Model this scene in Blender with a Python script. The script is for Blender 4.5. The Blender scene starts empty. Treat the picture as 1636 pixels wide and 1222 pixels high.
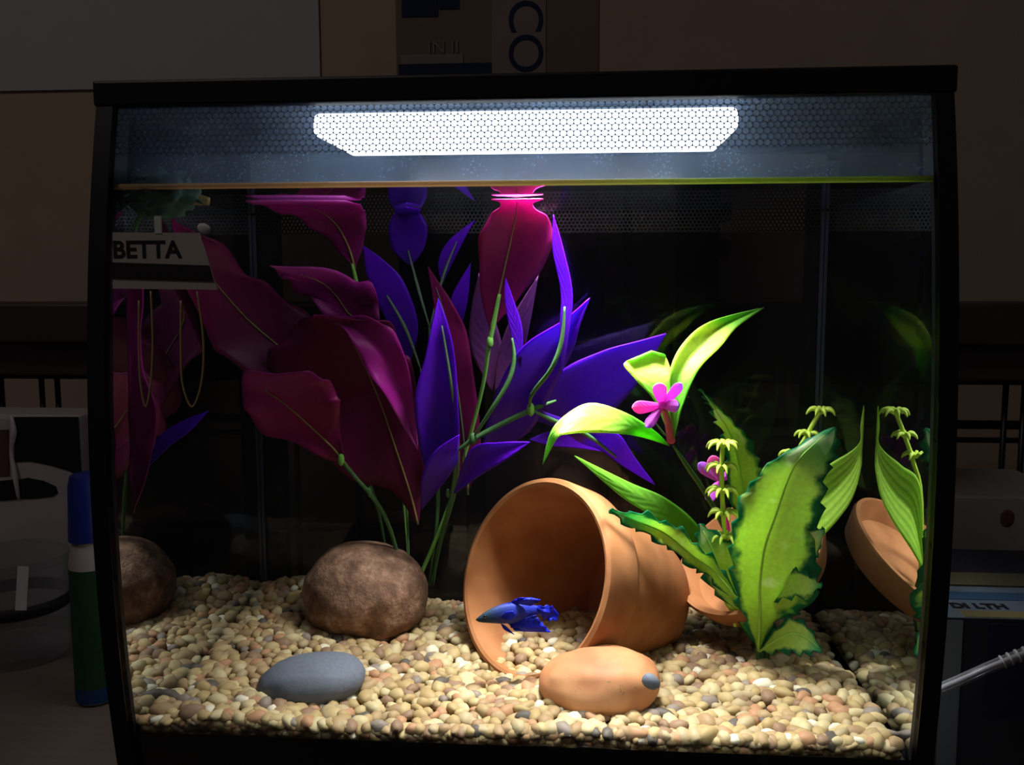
import bpy, bmesh, math, random
from mathutils import Vector, Matrix, noise

random.seed(7)
sc = bpy.context.scene
COL = sc.collection

# ------------------------------------------------------------------ camera
F_PX, W_PX, H_PX = 1484.0, 1636.0, 1222.0
CAM = Vector((0.0311, -0.402, 0.2499))
YAW, PITCH, ROLL = -0.0766, 0.1121, -0.0022
fw = Vector((math.sin(YAW) * math.cos(PITCH), math.cos(YAW) * math.cos(PITCH), -math.sin(PITCH)))
rt0 = Vector((math.cos(YAW), -math.sin(YAW), 0))
up0 = rt0.cross(fw)
RT = rt0 * math.cos(ROLL) + up0 * math.sin(ROLL)
UP = up0 * math.cos(ROLL) - rt0 * math.sin(ROLL)
cd = bpy.data.cameras.new('camera')
cam = bpy.data.objects.new('camera', cd)
COL.objects.link(cam)
cd.sensor_width = 36.0
cd.lens = 36.0 * F_PX / W_PX
cd.clip_start = 0.01
m = Matrix((RT, UP, -fw)).transposed().to_4x4()
m.translation = CAM
cam.matrix_world = m
sc.camera = cam

# ------------------------------------------------------------------ light
sc.view_settings.view_transform = 'Standard'
sc.view_settings.look = 'None'
sc.view_settings.gamma = 1.0
sc.view_settings.use_curve_mapping = False
sc.view_settings.exposure = 0.0
LAMP_POWER = 0.72          # the LED panel under the aquarium lid
ROOM_POWER = 2.9          # a dim ceiling lamp somewhere to the left
wd = bpy.data.worlds.new('room_darkness')
sc.world = wd
wd.use_nodes = True
wd.node_tree.nodes['Background'].inputs[0].default_value = (0.5, 0.42, 0.40, 1)
wd.node_tree.nodes['Background'].inputs[1].default_value = 0.030

def area_light(name, loc, target, sx, sy, power, color, spread=math.pi):
    ld = bpy.data.lights.new(name, 'AREA')
    ld.shape = 'RECTANGLE'; ld.size = sx; ld.size_y = sy
    ld.energy = power; ld.color = color; ld.spread = spread
    o = bpy.data.objects.new(name, ld)
    COL.objects.link(o)
    o.location = loc
    o.rotation_euler = (Vector(target) - Vector(loc)).to_track_quat('-Z', 'Y').to_euler()
    return o
area_light('ceiling_lamp_light', (-0.9, -1.0, 1.9), (-0.1, 0.3, 0.2), 0.5, 0.5, ROOM_POWER, (1.0, 0.89, 0.84))

# ------------------------------------------------------------------ helpers
def at(px, py, y):
    d = fw + RT * ((px - W_PX / 2) / F_PX) - UP * ((py - H_PX / 2) / F_PX)
    return CAM + d * ((y - CAM.y) / d.y)

def scale_at(y):                      # metres per photograph pixel at depth y
    return (y - CAM.y) / F_PX

ZL, ZW, BOW = 0.335, 0.289, 0.0241    # lid top, water level, bulge of the front glass
ZM = 0.45 * ZL
XO, XI, YD = 0.18, 0.1725, 0.163      # outer half width, inner half width, rear divider
def yf(z):
    return -BOW * (1 - ((z - ZM) / (ZL - ZM)) ** 2)

def link(name, me, mat=None, parent=None):
    o = bpy.data.objects.new(name, me)
    COL.objects.link(o)
    if mat is not None:
        me.materials.append(mat)
    if parent is not None:
        o.parent = parent
        o.matrix_parent_inverse = Matrix.Translation(-parent.location) if parent.type == 'EMPTY' else parent.matrix_world.inverted()
    return o

def tag(o, label=None, cat=None, group=None, kind=None):
    if label: o['label'] = label
    if cat: o['category'] = cat
    if group: o['group'] = group
    if kind: o['kind'] = kind
    return o

def thing(name, label, cat, loc=(0, 0, 0), group=None):
    o = bpy.data.objects.new(name, None)
    o.empty_display_size = 0.01
    o.location = loc
    COL.objects.link(o)
    return tag(o, label, cat, group)

def mesh(verts, faces, smooth=True):
    me = bpy.data.meshes.new('m')
    me.from_pydata([tuple(v) for v in verts], [], faces)
    me.validate(); me.update()
    if smooth:
        me.shade_smooth()
    return me

def from_bm(bm, smooth=False):
    me = bpy.data.meshes.new('m')
    bm.normal_update()
    bm.to_mesh(me); bm.free()
    if smooth:
        me.shade_smooth()
    return me

def box_mesh(x0, x1, y0, y1, z0, z1, bevel=0.0, seg=2):
    bm = bmesh.new()
    bmesh.ops.create_cube(bm, size=1)
    for v in bm.verts:
        v.co = Vector((x0 + (v.co.x + .5) * (x1 - x0), y0 + (v.co.y + .5) * (y1 - y0), z0 + (v.co.z + .5) * (z1 - z0)))
    if bevel:
        bmesh.ops.bevel(bm, geom=bm.edges[:] , offset=bevel, segments=seg, affect='EDGES', profile=.5)
    return from_bm(bm)

def catmull(pts, n):
    out = []
    P = [pts[0]] + list(pts) + [pts[-1]]
    for i in range(1, len(P) - 2):
        for k in range(n):
            t = k / n
            a, b, c, d = P[i - 1], P[i], P[i + 1], P[i + 2]
            out.append(0.5 * ((2 * b) + (c - a) * t + (2 * a - 5 * b + 4 * c - d) * t * t + (3 * b - a - 3 * c + d) * t ** 3))
    out.append(pts[-1])
    return out

def tube_mesh(pts, radii, n=4, sides=8, caps=True):
    pts = [Vector(p) for p in pts]
    if not hasattr(radii, '__len__'):
        radii = [radii] * len(pts)
    path = catmull(pts, n) if n > 1 else pts
    rr = []
    for i in range(len(radii) - 1):
        for k in range(n):
            rr.append(radii[i] + (radii[i + 1] - radii[i]) * k / n)
    rr.append(radii[-1])
    verts, faces = [], []
    up = Vector((0.3, -0.5, 0.81)).normalized()
    for i, p in enumerate(path):
        t = (path[min(i + 1, len(path) - 1)] - path[max(i - 1, 0)])
        if t.length < 1e-9: t = Vector((0, 0, 1))
        t.normalize()
        a = t.cross(up)
        if a.length < 1e-4: a = t.cross(Vector((1, 0, 0)))
        a.normalize(); b = t.cross(a)
        for s in range(sides):
            th = 2 * math.pi * s / sides
            verts.append(p + (a * math.cos(th) + b * math.sin(th)) * rr[i])
    L = len(path)
    for i in range(L - 1):
        for s in range(sides):
            s2 = (s + 1) % sides
            faces.append((i * sides + s, i * sides + s2, (i + 1) * sides + s2, (i + 1) * sides + s))
    if caps:
        faces.append(tuple(range(sides))[::-1])
        faces.append(tuple((L - 1) * sides + s for s in range(sides)))
    return mesh(verts, faces)

def lathe_mesh(profile, origin, axis, sides=64):
    axis = Vector(axis).normalized()
    a = axis.orthogonal().normalized(); b = axis.cross(a)
    verts, faces = [], []
    for (h, r) in profile:
        for s in range(sides):
            th = 2 * math.pi * s / sides
            verts.append(Vector(origin) + axis * h + (a * math.cos(th) + b * math.sin(th)) * r)
    for i in range(len(profile) - 1):
        for s in range(sides):
            s2 = (s + 1) % sides
            faces.append((i * sides + s, i * sides + s2, (i + 1) * sides + s2, (i + 1) * sides + s))
    me = mesh(verts, faces)
    bm = bmesh.new(); bm.from_mesh(me)
    bmesh.ops.remove_doubles(bm, verts=bm.verts, dist=1e-6)
    bmesh.ops.recalc_face_normals(bm, faces=bm.faces)
    bm.to_mesh(me); bm.free()
    me.shade_smooth()
    try:
        me.set_sharp_from_angle(angle=math.radians(38))
    except Exception:
        pass
    return me

# ------------------------------------------------------------------ materials
def C4(c):
    return (c[0], c[1], c[2], 1)

class NT:
    def __init__(self, name):
        self.mat = bpy.data.materials.new(name)
        self.mat.use_nodes = True
        self.t = self.mat.node_tree
        self.t.nodes.clear()
        self.out = self.n('ShaderNodeOutputMaterial')
    def n(self, kind, **kw):
        nd = self.t.nodes.new(kind)
        for k, v in kw.items():
            setattr(nd, k, v)
        return nd
    def l(self, a, b):
        self.t.links.new(a, b)
    def m(self, op, a, b=None, c=None, clamp=False):
        nd = self.n('ShaderNodeMath', operation=op); nd.use_clamp = clamp
        for i, x in enumerate((a, b, c)):
            if x is None: continue
            if isinstance(x, (int, float)): nd.inputs[i].default_value = x
            else: self.l(x, nd.inputs[i])
        return nd.outputs[0]
    def ramp(self, fac, stops, interp='LINEAR'):
        r = self.n('ShaderNodeValToRGB')
        r.color_ramp.interpolation = interp
        e = r.color_ramp.elements
        while len(e) > 1: e.remove(e[-1])
        e[0].position = stops[0][0]; e[0].color = C4(stops[0][1])
        for p, c in stops[1:]:
            x = e.new(p); x.color = C4(c)
        self.l(fac, r.inputs[0])
        return r.outputs[0]
    def noise(self, scale, detail=3, vec=None, rough=.5):
        nd = self.n('ShaderNodeTexNoise')
        nd.inputs['Scale'].default_value = scale
        nd.inputs['Detail'].default_value = detail
        nd.inputs['Roughness'].default_value = rough
        if vec is None:
            vec = self.n('ShaderNodeTexCoord').outputs['Object']
        self.l(vec, nd.inputs['Vector'])
        return nd.outputs[0]
    def mixc(self, fac, a, b):
        nd = self.n('ShaderNodeMix', data_type='RGBA')
        for x, i in ((fac, 0), (a, 6), (b, 7)):
            if isinstance(x, (int, float)): nd.inputs[i].default_value = x
            elif isinstance(x, tuple): nd.inputs[i].default_value = C4(x)
            else: self.l(x, nd.inputs[i])
        return nd.outputs[2]
    def mixs(self, fac, a, b):
        nd = self.n('ShaderNodeMixShader')
        if isinstance(fac, (int, float)): nd.inputs[0].default_value = fac
        else: self.l(fac, nd.inputs[0])
        self.l(a, nd.inputs[1]); self.l(b, nd.inputs[2])
        return nd.outputs[0]
    def bump(self, h, strength=.3, dist=.001):
        b = self.n('ShaderNodeBump')
        b.inputs['Strength'].default_value = strength
        b.inputs['Distance'].default_value = dist
        self.l(h, b.inputs['Height'])
        return b.outputs[0]
    def pbr(self, col, rough=.6, metal=0, spec=.5, normal=None, trans=None):
        p = self.n('ShaderNodeBsdfPrincipled')
        if isinstance(col, tuple): p.inputs['Base Color'].default_value = C4(col)
        else: self.l(col, p.inputs['Base Color'])
        p.inputs['Roughness'].default_value = rough
        p.inputs['Metallic'].default_value = metal
        p.inputs['Specular IOR Level'].default_value = spec
        if normal is not None: self.l(normal, p.inputs['Normal'])
        return p.outputs[0]
    def done(self, s):
        self.l(s, self.out.inputs[0])
        return self.mat

def plain(name, col, rough=.6, spec=.4, var=.0, scale=60, metal=0):
    t = NT(name)
    c = col
    if var:
        n = t.noise(scale, 4)
        c = t.mixc(n, tuple(x * (1 - var) for x in col), tuple(min(1, x * (1 + var)) for x in col))
    return t.done(t.pbr(c, rough, metal, spec))

def glass_mat(name, tint=(1, 1, 1), refl=.04):
    t = NT(name)
    tr = t.n('ShaderNodeBsdfTransparent'); tr.inputs[0].default_value = C4(tint)
    g = t.n('ShaderNodeBsdfGlossy'); g.inputs['Roughness'].default_value = .02
    fr = t.n('ShaderNodeFresnel'); fr.inputs['IOR'].default_value = 1.25
    return t.done(t.mixs(fr.outputs[0], tr.outputs[0], g.outputs[0]))

def water_mat(name, a0, a1):
    # clear water: beyond the critical angle its inner faces mirror everything (total internal reflection)
    t = NT(name)
    geo = t.n('ShaderNodeNewGeometry')
    dot = t.n('ShaderNodeVectorMath', operation='DOT_PRODUCT')
    t.l(geo.outputs['Incoming'], dot.inputs[0]); t.l(geo.outputs['Normal'], dot.inputs[1])
    cosi = t.m('ABSOLUTE', dot.outputs['Value'])
    c0, c1 = math.cos(math.radians(a0)), math.cos(math.radians(a1))
    mr = t.n('ShaderNodeMapRange'); mr.interpolation_type = 'SMOOTHSTEP'
    t.l(cosi, mr.inputs[0])
    mr.inputs[1].default_value = c1; mr.inputs[2].default_value = c0
    mr.inputs[3].default_value = 0.93; mr.inputs[4].default_value = 0.02
    fac = t.mixc(geo.outputs['Backfacing'], (0.02, 0.02, 0.02), mr.outputs[0])
    tr = t.n('ShaderNodeBsdfTransparent')
    g = t.n('ShaderNodeBsdfGlossy'); g.inputs['Roughness'].default_value = 0.0
    g.inputs['Color'].default_value = (.86, .92, .95, 1)
    return t.done(t.mixs(fac, tr.outputs[0], g.outputs[0]))

def honeycomb_mat(name, s, r, hole_tint=(1, 1, 1), lo=None, hi=None):
    # flat black print (or moulded sheet) with a triangular lattice of round clear holes
    t = NT(name)
    tc = t.n('ShaderNodeTexCoord')
    sep = t.n('ShaderNodeSeparateXYZ'); t.l(tc.outputs['UV'], sep.inputs[0])
    def d(off):
        u = t.m('SUBTRACT', t.m('FRACT', t.m('ADD', t.m('DIVIDE', sep.outputs[0], s), off)), .5)
        v = t.m('SUBTRACT', t.m('FRACT', t.m('ADD', t.m('DIVIDE', sep.outputs[1], s * math.sqrt(3)), off)), .5)
        v = t.m('MULTIPLY', v, math.sqrt(3))
        return t.m('SQRT', t.m('ADD', t.m('MULTIPLY', u, u), t.m('MULTIPLY', v, v)))
    dd = t.m('MINIMUM', d(0.0), d(0.5))
    hole = t.m('LESS_THAN', dd, r)
    if lo is not None:
        hole = t.m('MULTIPLY', hole, t.m('GREATER_THAN', sep.outputs[1], lo))
    if hi is not None:
        hole = t.m('MULTIPLY', hole, t.m('LESS_THAN', sep.outputs[1], hi))
    tr = t.n('ShaderNodeBsdfTransparent'); tr.inputs[0].default_value = C4(hole_tint)
    b = t.pbr((.006, .006, .008), .35, 0, .4)
    return t.done(t.mixs(hole, b, tr.outputs[0]))

def leaf_mat(name, stops, edge=None, edge_at=.75, rib=None, translucent=.4, blotch=None, rough=.45, grain=.18):
    # cloth leaf: colour runs along the blade (UV v), optional darker or paler margin (UV u) and blotches
    t = NT(name)
    tc = t.n('ShaderNodeTexCoord')
    sep = t.n('ShaderNodeSeparateXYZ'); t.l(tc.outputs['UV'], sep.inputs[0])
    au = t.m('ABSOLUTE', t.m('SUBTRACT', t.m('MULTIPLY', sep.outputs[0], 2), 1))
    nz = t.noise(55, 3)
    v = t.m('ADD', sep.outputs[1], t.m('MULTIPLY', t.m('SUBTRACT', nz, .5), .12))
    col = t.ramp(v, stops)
    if edge:
        e = t.m('ADD', au, t.m('MULTIPLY', t.m('SUBTRACT', t.noise(90, 4), .5), .9))
        k = t.n('ShaderNodeMapRange'); t.l(e, k.inputs[0])
        k.inputs[1].default_value = edge_at - .1; k.inputs[2].default_value = edge_at + .1
        col = t.mixc(k.outputs[0], col, edge)
    if blotch:
        k = t.n('ShaderNodeMapRange'); t.l(t.noise(48, 2), k.inputs[0])
        k.inputs[1].default_value = .57; k.inputs[2].default_value = .63
        k2 = t.m('MULTIPLY', k.outputs[0], t.m('LESS_THAN', au, .65))
        col = t.mixc(k2, col, blotch)
    fib = t.noise(420, 2)
    sv = t.m('SINE', t.m('MULTIPLY', t.m('SUBTRACT', sep.outputs[1], t.m('MULTIPLY', au, .18)), 62))
    if rib:
        st = t.m('SINE', t.m('MULTIPLY', sep.outputs[0], 44))
        k = t.n('ShaderNodeMapRange'); t.l(st, k.inputs[0])
        k.inputs[1].default_value = -.2; k.inputs[2].default_value = .8
        col = t.mixc(t.m('MULTIPLY', k.outputs[0], .55), col, rib)
        sv = st
    hs = t.n('ShaderNodeHueSaturation'); t.l(col, hs.inputs['Color'])
    t.l(t.m('ADD', 1 - grain, t.m('MULTIPLY', fib, 2 * grain)), hs.inputs['Value'])
    col = hs.outputs[0]
    nrm = t.bump(t.m('ADD', t.m('MULTIPLY', sv, .22), t.m('MULTIPLY', fib, .6)), .4, .0004)
    p = t.pbr(col, rough, 0, .25, nrm)
    tl = t.n('ShaderNodeBsdfTranslucent'); t.l(col, tl.inputs[0])
    return t.done(t.mixs(translucent, p, tl.outputs[0]))

M = {}
M['black'] = plain('black_plastic', (.006, .006, .009), .45, .35, .3, 300)
M['black_gloss'] = plain('black_gloss_plastic', (.10, .11, .13), .2, .8)
M['glass'] = glass_mat('clear_glass')
M['water'] = water_mat('water_side', 50, 58)
M['water_top'] = water_mat('water_surface', 80, 84)
M['print'] = honeycomb_mat('honeycomb_print', .0029, .455)
M['print_low'] = honeycomb_mat('honeycomb_print_low', .0029, .30)
M['mesh'] = honeycomb_mat('divider_mesh', .0024, .36, (.75, .75, .75))
t = NT('smoked_acrylic')
tr = t.n('ShaderNodeBsdfTransparent'); tr.inputs[0].default_value = (.62, .60, .60, 1)
g = t.pbr((.004, .004, .006), .22, 0, .3)
M['smoked'] = t.done(t.mixs(.35, tr.outputs[0], g))
t = NT('led_diffuser')
e = t.n('ShaderNodeEmission'); e.inputs[0].default_value = (.88, .94, 1, 1); e.inputs[1].default_value = 3.2
M['led'] = t.done(e.outputs[0])
# droplets and smears on the glass above the water, blue tint imitating lamp haze
t = NT('condensation_haze')
tr = t.n('ShaderNodeBsdfTransparent')
df = t.n('ShaderNodeBsdfTranslucent'); df.inputs[0].default_value = (.45, .66, 1, 1)
vor = t.n('ShaderNodeTexVoronoi'); vor.inputs['Scale'].default_value = 700
t.l(t.n('ShaderNodeTexCoord').outputs['Object'], vor.inputs['Vector'])
drop = t.m('LESS_THAN', vor.outputs['Distance'], .28)
pick = t.m('GREATER_THAN', t.noise(70, 3), .5)
smear = t.m('MULTIPLY', t.noise(28, 4), .38)
fac = t.m('ADD', smear, t.m('MULTIPLY', t.m('MULTIPLY', drop, pick), .14), clamp=True)
M['mist_and_lamp_haze'] = t.done(t.mixs(fac, tr.outputs[0], df.outputs[0]))
# meniscus at the water level, refracted plant colours painted in from tan to green
t = NT('meniscus_tint_line')
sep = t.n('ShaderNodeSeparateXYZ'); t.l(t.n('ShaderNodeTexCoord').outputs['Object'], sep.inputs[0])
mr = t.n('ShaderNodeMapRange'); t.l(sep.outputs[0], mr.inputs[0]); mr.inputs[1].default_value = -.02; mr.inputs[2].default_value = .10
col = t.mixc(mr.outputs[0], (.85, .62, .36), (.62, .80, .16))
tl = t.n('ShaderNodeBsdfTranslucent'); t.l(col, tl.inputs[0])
M['meniscus_tint'] = t.done(t.mixs(.5, t.pbr(col, .3), tl.outputs[0]))

# ------------------------------------------------------------------ the room
wall_t = NT('tan_wall_paint')
c = wall_t.mixc(wall_t.noise(25, 5), (.40, .30, .22), (.47, .36, .27))
M['wall'] = wall_t.done(wall_t.pbr(c, .9, 0, .2, wall_t.bump(wall_t.noise(300, 3), .2, .0006)))
t = NT('table_wood')
tc = t.n('ShaderNodeTexCoord'); mp = t.n('ShaderNodeMapping'); mp.inputs['Scale'].default_value = (3, 40, 3)
t.l(tc.outputs['Object'], mp.inputs[0])
M['table'] = t.done(t.pbr(t.mixc(t.noise(4, 5, mp.outputs[0]), (.15, .112, .095), (.23, .175, .15)), .5))
t = NT('dark_ledge_wood')
tc = t.n('ShaderNodeTexCoord'); mp = t.n('ShaderNodeMapping'); mp.inputs['Scale'].default_value = (4, 4, 60)
t.l(tc.outputs['Object'], mp.inputs[0])
M['darkwood'] = t.done(t.pbr(t.mixc(t.noise(3, 4, mp.outputs[0]), (.030, .020, .018), (.062, .040, .036)), .5))
M['floor'] = plain('floor_carpet', (.10, .09, .08), .95, .1, .3, 80)

YB = 0.50
o = link('wall_back', box_mesh(-1.2, 1.2, YB, YB + .05, -.75, 1.6), M['wall']); tag(o, kind='structure')
o = link('floor', box_mesh(-1.2, 1.2, -1.6, YB + .05, -.80, -.75), M['floor']); tag(o, kind='structure')
tb = thing('table', 'brown wooden table top carrying the lit aquarium', 'table', (0, .0, -.75))
link('tabletop', box_mesh(-.62, .62, -.16, YB - .004, -.03, 0, .004), M['table'], tb)
for sx in (-.58, .58):
    for sy in (-.12, YB - .04):
        link('leg', box_mesh(sx - .025, sx + .025, sy - .025, sy + .025, -.75, -.03, .003), M['table'], tb)

# ------------------------------------------------------------------ aquarium
def bow_sheet(x0, x1, z0, z1, off, nx=2, nz=24, thick=0.0):
    verts, faces, uvs = [], [], []
    arc = 0; last = None
    for j in range(nz + 1):
        z = z0 + (z1 - z0) * j / nz
        p = Vector((0, yf(z) + off, z))
        if last is not None: arc += (p - last).length
        last = p
        for i in range(nx + 1):
            verts.append((x0 + (x1 - x0) * i / nx, p.y, z)); uvs.append((x0 + (x1 - x0) * i / nx + 1, arc + .1))
    n = len(verts)
    W = nx + 1
    for j in range(nz):
        for i in range(nx):
            faces.append((j * W + i, j * W + i + 1, (j + 1) * W + i + 1, (j + 1) * W + i))
    if thick:
        verts += [(v[0], v[1] + thick, v[2]) for v in verts]; uvs += uvs
        faces += [tuple(k + n for k in f[::-1]) for f in faces]
        rim = [j * W for j in range(nz + 1)][::-1] + list(range(1, W)) + [j * W + nx for j in range(1, nz + 1)] + [nz * W + i for i in range(nx - 1, 0, -1)]
        R = len(rim)
        for k in range(R):
            a, b = rim[k], rim[(k + 1) % R]
            faces.append((b, a, a + n, b + n))
    me = mesh(verts, faces, True)
    uv = me.uv_layers.new(name='UVMap')
    for lp in me.loops:
        uv.data[lp.index].uv = uvs[lp.vertex_index]
    try: me.set_sharp_from_angle(angle=math.radians(40))
    except Exception: pass
    return me

def flat_uv_sheet(x0, x1, y, z0, z1, th):
    me = box_mesh(x0, x1, y, y + th, z0, z1)
    uv = me.uv_layers.new(name='UVMap')
    for lp in me.loops:
        co = me.vertices[lp.vertex_index].co
        uv.data[lp.index].uv = (co.x + 1, co.z)
    return me

ZLB = 0.3240                                    # underside of the lid
YR = 0.215                                      # rear glass
tank = thing('aquarium', 'black-edged glass aquarium with bowed front standing on the table', 'aquarium', (0, .1, 0))
link('front_glass', bow_sheet(-XI, XI, .004, ZLB, 0, 2, 30, .004), M['glass'], tank)
for s in (-1, 1):
    x0, x1 = sorted((s * XI, s * XO))
    pane = link('side_glass', box_mesh(min(s * .1735, s * .1775), max(s * .1735, s * .1775), .014, YR, .004, ZLB), M['glass'], tank)
    st = link('corner_strip', bow_sheet(x0, x1, .0, ZLB, -.0008, 1, 30, .016), M['black'], tank)
link('rear_glass', box_mesh(-XI, XI, YR - .004, YR, .004, ZLB), M['glass'], tank)
link('base_plate', box_mesh(-XI, XI, .002, YR, 0, .006), M['black'], tank)
tag(link('upper_print_band', bow_sheet(-XI, XI, .3025, ZLB, .0046, 2, 10), M['print'], tank), 'black honeycomb dot print along the top of the glass')
tag(link('lower_print_band', bow_sheet(-XI, XI, .004, .0435, .0046, 2, 12), M['black'], tank), 'black print along the bottom of the glass')
# rear divider and filter chamber
zm0, zm1 = 0.2765, 0.2895
tag(link('rear_divider', box_mesh(-XI, XI, YD, YD + .003, .006, zm0), M['smoked'], tank), 'smoked divider in front of the filter chamber')
tag(link('divider_top', box_mesh(-XI, XI, YD, YD + .003, zm1, ZLB - .002), M['black_gloss'], tank))
tag(link('divider_mesh', flat_uv_sheet(-XI, XI, YD + .0005, zm0, zm1, .002), M['mesh'], tank), 'fine honeycomb intake mesh below the water line')
def column(px0, px1, y=.172, dep=.02, z1=.318, z0=.006):
    a, b = at(px0, 500, y).x, at(px1, 500, y).x
    return link('filter_column', box_mesh(a, b, y, y + dep, z0, z1, .001), M['black'], tank)
for px0, px1, z1 in ((995, 1008, .318), (1078, 1148, .318), (1286, 1306, .318), (402, 448, .318), (742, 772, .318)):
    column(px0, px1, y=.1675, dep=.008, z1=z1)
a, b = at(885, 500, .168).x, at(968, 500, .168).x
link('filter_pump', box_mesh(a, b, .1675, .180, .20, .258, .004), M['black'], tank)
for zz in (.262, .283):
    link('hose_clamp', box_mesh(at(1140, 400, .175).x, at(1166, 400, .175).x, .1675, .178, zz, zz + .011, .003), M['black'], tank)

for s in (-1, 1):
    a = s * (XI - .0018)
    link('corner_seam', box_mesh(a - .0009, a + .0009, YD - .0022, YD - .0008, .03, ZW - .001), plain('silicone_seam', (.030, .036, .055), .3, .5), tank)
# lid and lamp
lid = tag(link('lid', box_mesh(-XO - .0012, XO + .0012, -.004, YR + .004, ZLB, ZL, .0012), M['black'], tank), 'flat black plastic lid')
link('lid_lip', box_mesh(-XI, XI, .150, .160, ZLB - .003, ZLB, .001), M['black'], lid)
lx0, lx1 = at(548, 190, .06).x, at(1152, 190, .06).x
lamp = thing('lamp', 'blindingly bright white LED panel under the aquarium lid', 'lamp', ((lx0 + lx1) / 2, .07, ZLB))
LY0, LY1 = .006, .074
link('lamp_housing', box_mesh(lx0 - .004, lx1 + .004, LY0 + .002, LY1 + .004, ZLB - .0022, ZLB, .001), M['black'], lamp)
link('diffuser', box_mesh(lx0, lx1, LY0, LY1, ZLB - .0125, ZLB - .0023, .003, 4), M['led'], lamp)
ll = area_light('led_light', ((lx0 + lx1) / 2 + .025, .060, ZLB - .0142), ((lx0 + lx1) / 2 + .025, .060, 0), .075, .025, LAMP_POWER, (.93, .97, 1.0), math.radians(88))
tag(link('condensation_haze_film', bow_sheet(-XI, XI, ZW + .0015, ZLB, .00425, 2, 10), M['mist_and_lamp_haze'], tank), 'misty droplets and imitated lamp haze on the glass above the water')  # droplet film, set ahead of the dot print to imitate the lamp's bloom

# water
def water_body():
    z0, z1 = .0462, ZW
    NZ = 24
    verts = []; faces = []
    xs = XI - .0006
    for j in range(NZ + 1):
        z = z0 + (z1 - z0) * j / NZ
        y = yf(z) + .0058
        verts += [(-xs, y, z), (xs, y, z), (xs, YD - .0006, z), (-xs, YD - .0006, z)]
    for j in range(NZ):
        a = j * 4; b = a + 4
        faces += [(a, a + 1, b + 1, b), (a + 1, a + 2, b + 2, b + 1), (a + 2, a + 3, b + 3, b + 2), (a + 3, a, b, b + 3)]
    t0 = NZ * 4
    faces.append((t0, t0 + 1, t0 + 2, t0 + 3))
    faces.append((3, 2, 1, 0))
    me = mesh(verts, faces, False)
    me.materials.append(M['water']); me.materials.append(M['water_top'])
    for f in me.polygons:
        if abs(f.normal.z) > .9: f.material_index = 1
    return me
w = link('water', water_body())
tag(w, 'clear still water filling the aquarium up to the bright line', 'water', kind='stuff')
meniscus_tint = [Vector((x, yf(ZW) + .0052, ZW + .0006)) for x in (-XI, -.08, 0, .08, XI)]
tag(link('meniscus_tint_line', tube_mesh(meniscus_tint, .0013, 4, 8), M['meniscus_tint'], tank), 'line painted in refracted tan and green where the water meets the glass')

# ------------------------------------------------------------------ gravel
def hg(x, y):
    z = .0475 + .0016 * math.sin(x * 45 + 1) + .0012 * math.sin(y * 70 + x * 30)
    z += .011 * math.exp(-(((x + .150) / .05) ** 2 + ((y - .150) / .035) ** 2))
    z -= .005 * math.exp(-(((x + .015) / .03) ** 2 + ((y - .055) / .03) ** 2))
    z -= .004 * max(0, min(1, (x - .06) / .06)) * max(0, min(1, (y - .02) / .08))
    return z
PEB = [(0, (0.368, 0.251, 0.095)), (.15, (0.432, 0.312, 0.129)), (.32, (0.288, 0.175, 0.075)), (.44, (0.496, 0.395, 0.197)), (.55, (0.336, 0.220, 0.095)),
       (.67, (0.384, 0.182, 0.082)), (.74, (0.208, 0.114, 0.061)), (.81, (0.376, 0.281, 0.143)), (.89, (0.656, 0.585, 0.422)), (.93, (0.040, 0.038, 0.037)), (.965, (0.192, 0.152, 0.122))]
PEB_NAMES = ['tan', 'yellowish', 'brown', 'cream', 'olive-brown', 'orange-brown', 'dark brown', 'sandy', 'white', 'black', 'grey']
ZONES = [(-.115, 'in the left front corner'), (-.055, 'in front of the dark grey stone'), (.005, 'between the grey and the orange-tan stones'), (.065, 'in front of the orange-tan stone'), (.12, 'right of the orange-tan stone'), (9, 'in the right front corner')]
def pebble_mat(name, per_object):
    t = NT(name)
    col = t.n('ShaderNodeObjectInfo').outputs['Color'] if per_object else t.ramp(t.n('ShaderNodeNewGeometry').outputs['Random Per Island'], PEB, 'CONSTANT')
    col = t.mixc(t.m('MULTIPLY', t.noise(700, 3), .35), col, (.36, .26, .16))
    return t.done(t.pbr(col, .55, 0, .2))
M['pebble'] = pebble_mat('pebble_stone', True)
M['pebbles'] = pebble_mat('gravel_stone', False)
def ico(sub):
    bm = bmesh.new(); bmesh.ops.create_icosphere(bm, subdivisions=sub, radius=1)
    V = [v.co.copy() for v in bm.verts]; Fc = [tuple(v.index for v in f.verts) for f in bm.faces]
    bm.free(); return V, Fc
IV, IF = ico(2)
def pebble_shape(seed):
    rnd = random.Random(seed)
    off = Vector((rnd.uniform(0, 50), rnd.uniform(0, 50), rnd.uniform(0, 50)))
    return [v * (1 + .30 * noise.noise(v * 1.1 + off)) for v in IV]
SHAPES = [pebble_shape(i) for i in range(12)]
pm = [mesh(s, IF) for s in SHAPES]
for q in pm: q.materials.append(M['pebble'])
gv, gf = [], []
singles = []
sp = .0058
ny = int((YD + .03) / (sp * .9)); nx = int(2 * XI / sp)
cells = []
for layer in (0, 1):
    for j in range(ny):
        for i in range(nx):
            x = -XI + .003 + (i + .5 * ((j + layer) % 2) + random.uniform(-.3, .3)) * (2 * XI - .006) / nx
            y = -.012 + (j + random.uniform(-.3, .3)) * sp * .9
            z = hg(x, y) - layer * .0042 + random.uniform(-.0012, .0010)
            cells.append((x, y, z, layer))
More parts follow.
